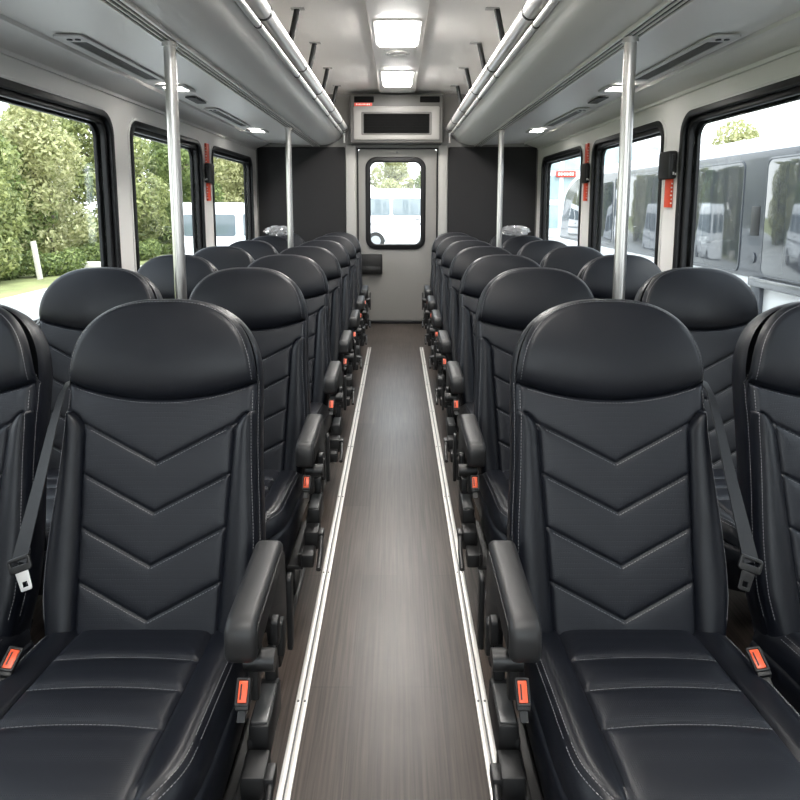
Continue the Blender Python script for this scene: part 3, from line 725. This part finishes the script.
# ------------------------------------------------------------------ plastic wrap on two rear seats
def wrap(x, y, z, label):
    rs = np.random.RandomState(int(abs(x) * 1000) + (1 if x > 0 else 0)); n, k = 40, 18; vs = []; fs = []
    for i in range(k):
        ph = PI * (i + .5) / k
        for j in range(n):
            th = 2 * PI * j / n; f = 1 + rs.uniform(-.26, .20)
            vs.append((.125 * f * math.cos(th) * math.sin(ph) ** .7, .085 * f * math.sin(th) * math.sin(ph) ** .7, .045 * (f if math.cos(ph) > 0 else 1) * math.cos(ph)))
    for i in range(k - 1):
        for j in range(n): fs.append((i * n + j, i * n + (j + 1) % n, (i + 1) * n + (j + 1) % n, (i + 1) * n + j))
    fs += [tuple(range(n)), tuple(range((k - 1) * n, k * n))]
    o = MB().add(vs, fs).build('plastic_bag', PLASTICWRAP, loc=(x, y, z), smooth=False)
    return tag(o, label, 'plastic bag', 'clear plastic bags')
wrap(-1.10, 5.99, 1.109, 'crumpled clear plastic bag on a tree-side window seat close to the rear panel')
wrap(1.10, 5.99, 1.109, 'crumpled clear plastic bag on a coach-side window seat close to the rear panel')

# ------------------------------------------------------------------ outside
GZ = -0.9
gd = MB().box((-80, -40, GZ - .2), (80, 120, GZ)).build('ground', ASPHALT, smooth=False)
struct(gd, 'pale asphalt lot around the bus', 'ground')
lw = MB().box((-60, -30, GZ - .1), (-9.3, 110, GZ + .03)).build('lawn', GRASSM, smooth=False)
struct(lw, 'green grass verge beside the asphalt lot', 'lawn')
kb = MB().box((-9.3, -30, GZ - .1), (-9.1, 110, GZ + .05), .01).build('trim_7', WOODP, smooth=False)
struct(kb, 'pale kerb along the grass verge', 'kerb')

def crown_mesh(name, blobs, n, size, seed, mats):
    rs = np.random.RandomState(seed); vs = []; fs = []
    vol = np.array([b[3] * b[4] for b in blobs]); vol = vol / vol.sum()
    pick = rs.choice(len(blobs), n, p=vol)
    for k in pick:
        cx, cy, cz, rx, rz = blobs[k]
        d = rs.normal(size=3); d /= np.linalg.norm(d); rad = rs.uniform(.55, 1.0) ** .6
        p = Vector((cx + d[0] * rx * rad, cy + d[1] * rx * rad, cz + d[2] * rz * rad))
        nn = Vector(d + rs.normal(size=3) * .7).normalized(); u = nn.orthogonal().normalized(); a = rs.uniform(0, 2 * PI)
        w = nn.cross(u); u2 = u * math.cos(a) + w * math.sin(a); w2 = nn.cross(u2); L = size * rs.uniform(.6, 1.3)
        b = len(vs); vs += [p - u2 * L, p + w2 * L * .45 + nn * L * .1, p + u2 * L, p - w2 * L * .45 + nn * L * .1]; fs.append((b, b + 1, b + 2, b + 3))
    me = bpy.data.meshes.new(name); me.from_pydata([tuple(v) for v in vs], [], fs); me.materials.append(mats); return me
def blobset(seed, h, w, low):
    rs = np.random.RandomState(seed); out = []
    for i in range(11):
        f = i / 10; z = low + (h - low) * f; sp_ = w * math.sin(PI * (.18 + .7 * f))
        a = rs.uniform(0, 2 * PI); out.append((sp_ * .55 * math.cos(a), sp_ * .55 * math.sin(a), z, w * rs.uniform(.42, .62), w * rs.uniform(.36, .5)))
    return out
CROWNS = []
for i, (lf, h, w, low, n) in enumerate(((LEAF1, 4.6, 1.9, .5, 15000), (LEAF2, 4.0, 1.8, .4, 15000), (LEAF3, 4.8, 1.7, .6, 12000))):
    CROWNS.append(crown_mesh('crown', blobset(11 + i, h, w, low), n, .088, 31 + i, lf))
def tree_proto(k, label):
    t = thing('tree', label, 'tree', (0, 0, GZ + .03), 'trees around the lot')
    c = bpy.data.objects.new('crown', CROWNS[k]); COL.objects.link(c); c.parent = t
    rs = random.Random(k); m = MB()
    m.tube([(0, 0, 0), (.05, .02, 1.2), (-.03, .05, 2.4), (.08, 0, 3.6)], [.11, .09, .07, .03], 10)
    for q in range(5):
        a = rs.uniform(0, 2 * PI); z = 1.0 + .45 * q; m.tube([(0, 0, z), (.5 * math.cos(a), .5 * math.sin(a), z + .5), (1.0 * math.cos(a), 1.0 * math.sin(a), z + .8)], [.05, .035, .015], 7)
    m.build('trunk', BARK, t); return t
TREES = [ # kind, x, y, scale, label
 (0, -12.2, 17.5, 1.02, 'olive-green leafy tree behind the low hedge, seen through the first tree-side window'),
 (1, -13.2, 20.8, .98, 'darker green tree beside the pale post in the first tree-side window'),
 (2, -11.8, 22.0, 1.08, 'pale yellow-green tree at the rear edge of the first tree-side window'),
 (0, -12.0, 27.0, 1.25, 'tall olive tree filling the front half of the second tree-side window'),
 (1, -10.4, 30.0, 1.2, 'dark green tree behind the pole in the second tree-side window'),
 (2, -10.5, 34.0, 1.4, 'pale green tree above the parked van in the second tree-side window'),
 (0, -9.4, 38.0, 1.3, 'olive tree behind the parked van, seen in the last tree-side window'),
 (2, -7.2, 36.0, 1.25, 'pale tree rising behind the van beside the rear tree-side window frame'),
 (1, -14.6, 15.5, 1.0, 'dark green tree at the front edge of the first tree-side window'),
 (0, -13.8, 25.0, 1.1, 'olive tree set back behind the others in the tree row'),
 (0, -3.4, 43.0, 1.1, 'olive tree behind the white van seen through the door window'),
 (2, -0.6, 42.0, 1.12, 'pale tree over the van roof, middle of the door window'),
 (1, 2.4, 43.0, 1.12, 'dark green tree over the van roof at the coach side of the door window'),
 (2, 9.2, 17.6, .80, 'pale bushy tree rising above the silver coach roof'),
 (0, 13.6, 17.6, .86, 'olive tree top above the coach roof at the window edge'),
]
protos = {}
for k, x, y, sc, lab in TREES:
    rz = random.uniform(0, 6.28)
    if k not in protos:
        t = tree_proto(k, lab); protos[k] = t; t.location = (x, y, GZ + .03); t.rotation_euler = (0, 0, rz); t.scale = (sc,) * 3
    else: dup(protos[k], (x, y, GZ + .03), lab, None, rz, (sc,) * 3)
bush = []
for i in range(9): bush.append((-1.6 + .4 * i, .1 * math.sin(i * 2), .38 + .08 * math.sin(i * 1.7), .42, .40))
BM = crown_mesh('hedge', bush, 5200, .07, 77, LEAF2)
for i, (x, y, rz, lab) in enumerate(((-11.4, 19.2, .9, 'low leafy hedge in front of the trees at the front edge of the window'), (-10.6, 24.5, 1.2, 'low leafy hedge farther along the verge in the second window'), (-12.6, 15.8, .9, 'low leafy hedge at the start of the verge'))):
    o = bpy.data.objects.new('hedge', BM); COL.objects.link(o); o.location = (x, y, GZ + .03); o.rotation_euler = (0, 0, rz); tag(o, lab, 'hedge', 'low hedges on the verge'); o['kind'] = 'thing'
for x, y, h, lab in ((-10.6, 18.9, 1.15, 'pale wooden post leaning on the grass before the hedge'), (-10.2, 22.5, .85, 'short pale post standing on the verge beyond the leaning one')):
    t = MB().box((-.06, -.06, 0), (.06, .06, h), .01).build('fence_post', WOODP, loc=(x, y, GZ + .03)); t.rotation_euler = (0, -.12, 0)
    tag(t, lab, 'post', 'posts on the verge')
tag(MB().box((-.9, -.2, 0), (.9, .2, .32), .03).build('stone_block', WOODP, loc=(-10.4, 21.2, GZ + .03)), 'low pale stone block on the grass between the posts', 'stone block')['kind'] = 'thing'

def wheel(parent, x, y, z, r, w, ax='x'):
    t = MB(); d = Vector((1, 0, 0)) if ax == 'x' else Vector((0, 1, 0)); c = Vector((x, y, z))
    t.tube([c - d * w / 2, c + d * w / 2], r, 28); o = t.build('wheel', TYRE, parent)
    MB().tube([c - d * (w / 2 + .01), c + d * (w / 2 + .01)], r * .58, 20).build('wheel_hub', CSILV, o)
def van(label, loc, rz):
    """white panel van 5.2 m long, nose towards +y"""
    t = thing('white_van', label, 'van', loc, 'parked white vans', rz)
    prof = rpoly([(-2.6, .35), (-2.6, 2.05), (-2.45, 2.3), (1.05, 2.3), (1.75, 1.45), (2.5, 1.15), (2.62, .75), (2.62, .35)], [.05, .1, .15, .3, .15, .2, .1, .05], 6)
    MB().plate(prof, (), 1.9, .12, M=M_yz(0)).build('van_body', VANW, t)
    for sx in (-1, 1):
        for a, b in ((-2.35, -1.15), (-1.05, .05)):
            MB().plate(rrect(a, 1.3, b, 1.95, .08), (), .02, .004, M=M_yz(sx * .952)).build('side_window', VGLASS, t)
        MB().plate(rpoly([(.2, 1.3), (.2, 1.95), (.95, 1.95), (1.55, 1.38), (1.5, 1.3)], .06), (), .02, .004, M=M_yz(sx * .952)).build('cab_window', VGLASS, t)
        MB().box((sx * .952 - .01, -2.4, .95), (sx * .952 + .01, 2.3, 1.02), .004).build('side_moulding', CSILV, t)
        MB().box((sx * .955 - .015, -.2, 1.12), (sx * .955 + .015, -.02, 1.16), .006).build('door_handle', PLASTIC_D, t)
        for y in (-1.7, 1.75): wheel(t, sx * .86, y, .34, .34, .22)
        MB().box((sx * .6 - .15, 2.52, .82), (sx * .6 + .15, 2.64, 1.0), .03).build('headlamp', CSILV, t)
    for sx in (-1, 1): MB().plate(rrect(sx * .42 - .36, 1.3, sx * .42 + .36, 1.95, .08), (), .02, .004, M=M_xz(-2.602)).build('rear_window', VGLASS, t)
    c = Vector((0, 1.42, 1.88)); Mx = Matrix.Translation((0, 1.43, 1.90)) @ Matrix.Rotation(math.radians(50.5), 4, 'X')
    MB().plate(rrect(-.8, -.45, .8, .45, .1), (), .02, .004, M=Matrix.Translation((0, 1.46, 1.84)) @ Matrix.Rotation(math.radians(-50.5), 4, 'X')).build('windscreen', VGLASS, t)
    MB().box((-.7, 2.58, .45), (.7, 2.66, .62), .02).build('bumper', CSILV, t)
    return t
vA = van('white van parked by the trees, seen through the rear tree-side windows', (-5.6, 21.8, GZ), 0)
vB = dup(vA, (1.15, 33.0, GZ), 'white van parked across behind the bus, framed by the door window', None, -PI / 2, (1.3,) * 3)

# coach alongside
co = thing('silver_coach', 'white and grey coach parked close alongside the bus windows', 'coach', (3.22, 0, GZ))
def coach():
    Y0, Y1 = .4, 12.9
    lowp = [(0, .35), (0, 1.62), (2.4, 1.62), (2.4, .35)]
    MB().plate(rpoly([(Y0, .35), (Y0, 2.55), (Y0 + .3, 2.86), (Y1 - 1.5, 2.86), (Y1 - .45, 2.6), (Y1, 1.6), (Y1, .35)], [.1, .2, .3, .8, .5, .3, .15], 6), (), 2.4, .09, M=M_yz(1.2)).build('coach_body', VANW, co)
    MB().plate(rpoly([(Y0 + .1, 1.60), (Y0 + .1, 2.72), (Y1 - 1.3, 2.72), (Y1 - .55, 2.45), (Y1 - .25, 1.60)], [.08, .08, .5, .3, .08], 6), (), .02, .004, M=M_yz(-.002)).build('window_band', CGREY, co)
    ys = [.65, 2.35, 4.05, 5.95, 7.75, 9.55, 11.25]
    for i in range(6):
        a, b = ys[i] + .05, ys[i + 1] - (.05 if i != 2 else .34)
        if i == 5: pl = rpoly([(a, 1.68), (a, 2.6), (b + .25, 2.55), (b + .75, 2.2), (b + .85, 1.68)], [.1, .1, .3, .2, .1])
        else: pl = rrect(a, 1.64, b, 2.64, .07)
        pn = MB().plate(pl, (), .012, .003, M=M_yz(-.012)).build('coach_window', CGLASS, co)
        MB().plate([(p[0], p[1]) for p in rrect(a - .018, 1.622, b + .018, 2.658, .08)], [rrect(a, 1.64, b, 2.64, .07)], .016, .003, M=M_yz(-.012)).build('window_rim', CGREY, pn) if i < 5 else None
    MB().box((-.05, 5.56, 1.0), (.0, 5.72, 1.62), .01).build('door_post', CGREY, co)
    MB().box((-.055, .5, 1.53), (.0, 5.75, 1.615), .015).build('rub_rail', CGREY, co)
    MB().plate(rrect(.9, .55, 5.2, 1.40, .1), [rrect(.96, .61, 5.14, 1.34, .08)], .02, .004, M=M_yz(-.004)).build('side_panel', VANW, co)
    mr = MB().box((-.018, 5.69, 1.98), (-.002, 5.83, 2.24), .006).build('grab_recess', PLASTIC_D, co)
    MB().tube([(-.024, 5.76, 1.78), (-.002, 5.76, 1.78)], .05, 16).build('lock_cover', CGREY, co)
    MB().box((-.02, .6, .95), (.0, 12.3, 1.0), .004).build('coach_moulding', CSILV, co)
    for y in (3.2, 10.6): wheel(co, .16, y, .46, .46, .3)
    for y in (3.2, 10.6): wheel(co, 2.24, y, .46, .46, .3)
    MB().plate(rrect(.15, 1.5, 2.25, 2.4, .15), (), .03, .005, M=Matrix.Translation((0, Y1 - .18, 0)) @ Matrix.Rotation(.30, 4, 'X') @ M_xz(0)).build('coach_windscreen', CGLASS, co)
coach()

# building with red sign beyond the coach
bd = thing('office_building', 'glass-fronted building with a red sign beyond the coach', 'building', (12.5, 44, GZ))
MB().box((-6, 0, 0), (8, 9, 6.5), .05).build('building_wall', VANW, bd)
for i in range(6):
    for j in range(3): MB().plate(rect(-5.6 + 2.2 * i, .6 + 1.95 * j, -3.7 + 2.2 * i, 2.2 + 1.95 * j), (), .06, M=M_xz(-.02)).build('building_window', BGLASS, bd)
sg = MB().box((-1.75, -.25, 4.05), (-.45, -.05, 4.45), .03).build('building_sign', RED, bd)
g = MB()
for i, w in enumerate((.26, .2, .24, .22, .26, .18)): g.box((-1.66 + .19 * i, -.28, 4.16), (-1.66 + .19 * i + w * .55, -.25, 4.34))
g.build('sign_lettering', WHITE, sg)

# ------------------------------------------------------------------ light
w = bpy.data.worlds.new('overcast_sky'); S.world = w; w.use_nodes = True
nt = w.node_tree; nt.nodes.clear(); N = nt.nodes.new
o = N('ShaderNodeOutputWorld'); bg = N('ShaderNodeBackground'); bg.inputs['Strength'].default_value = 2.5
tc = N('ShaderNodeTexCoord'); sep = N('ShaderNodeSeparateXYZ'); cr = N('ShaderNodeValToRGB')
cr.color_ramp.elements[0].position = 0.0; cr.color_ramp.elements[0].color = (.95, .96, .97, 1)
cr.color_ramp.elements[1].position = .6; cr.color_ramp.elements[1].color = (.80, .88, 1.0, 1)
nt.links.new(tc.outputs['Generated'], sep.inputs[0]); nt.links.new(sep.outputs['Z'], cr.inputs[0])
nt.links.new(cr.outputs[0], bg.inputs[0]); nt.links.new(bg.outputs[0], o.inputs[0])

sn = bpy.data.lights.new('sun', 'SUN'); sn.energy = 2.8; sn.angle = math.radians(25); sn.color = (1.0, .97, .92)
so = bpy.data.objects.new('sun', sn); COL.objects.link(so); so.rotation_euler = Vector((.22, -.55, .80)).to_track_quat('Z', 'Y').to_euler()

# ------------------------------------------------------------------ camera
cam = bpy.data.cameras.new('camera'); co_ = bpy.data.objects.new('camera', cam); COL.objects.link(co_); S.camera = co_
cam.sensor_width = 36; cam.lens = 640 / 800 * 36; cam.clip_start = .02; cam.clip_end = 400
co_.location = (0, 0, 1.36); co_.rotation_euler = (math.radians(90 - 7.75), 0, 0)
cam.shift_x = 3 / 800; cam.shift_y = -109 / 800
S.cycles.max_bounces = 14; S.cycles.diffuse_bounces = 8; S.cycles.transparent_max_bounces = 16
vs = S.view_settings; vs.view_transform = 'Standard'; vs.look = 'None'; vs.exposure = 1.08; vs.gamma = 1; vs.use_curve_mapping = False
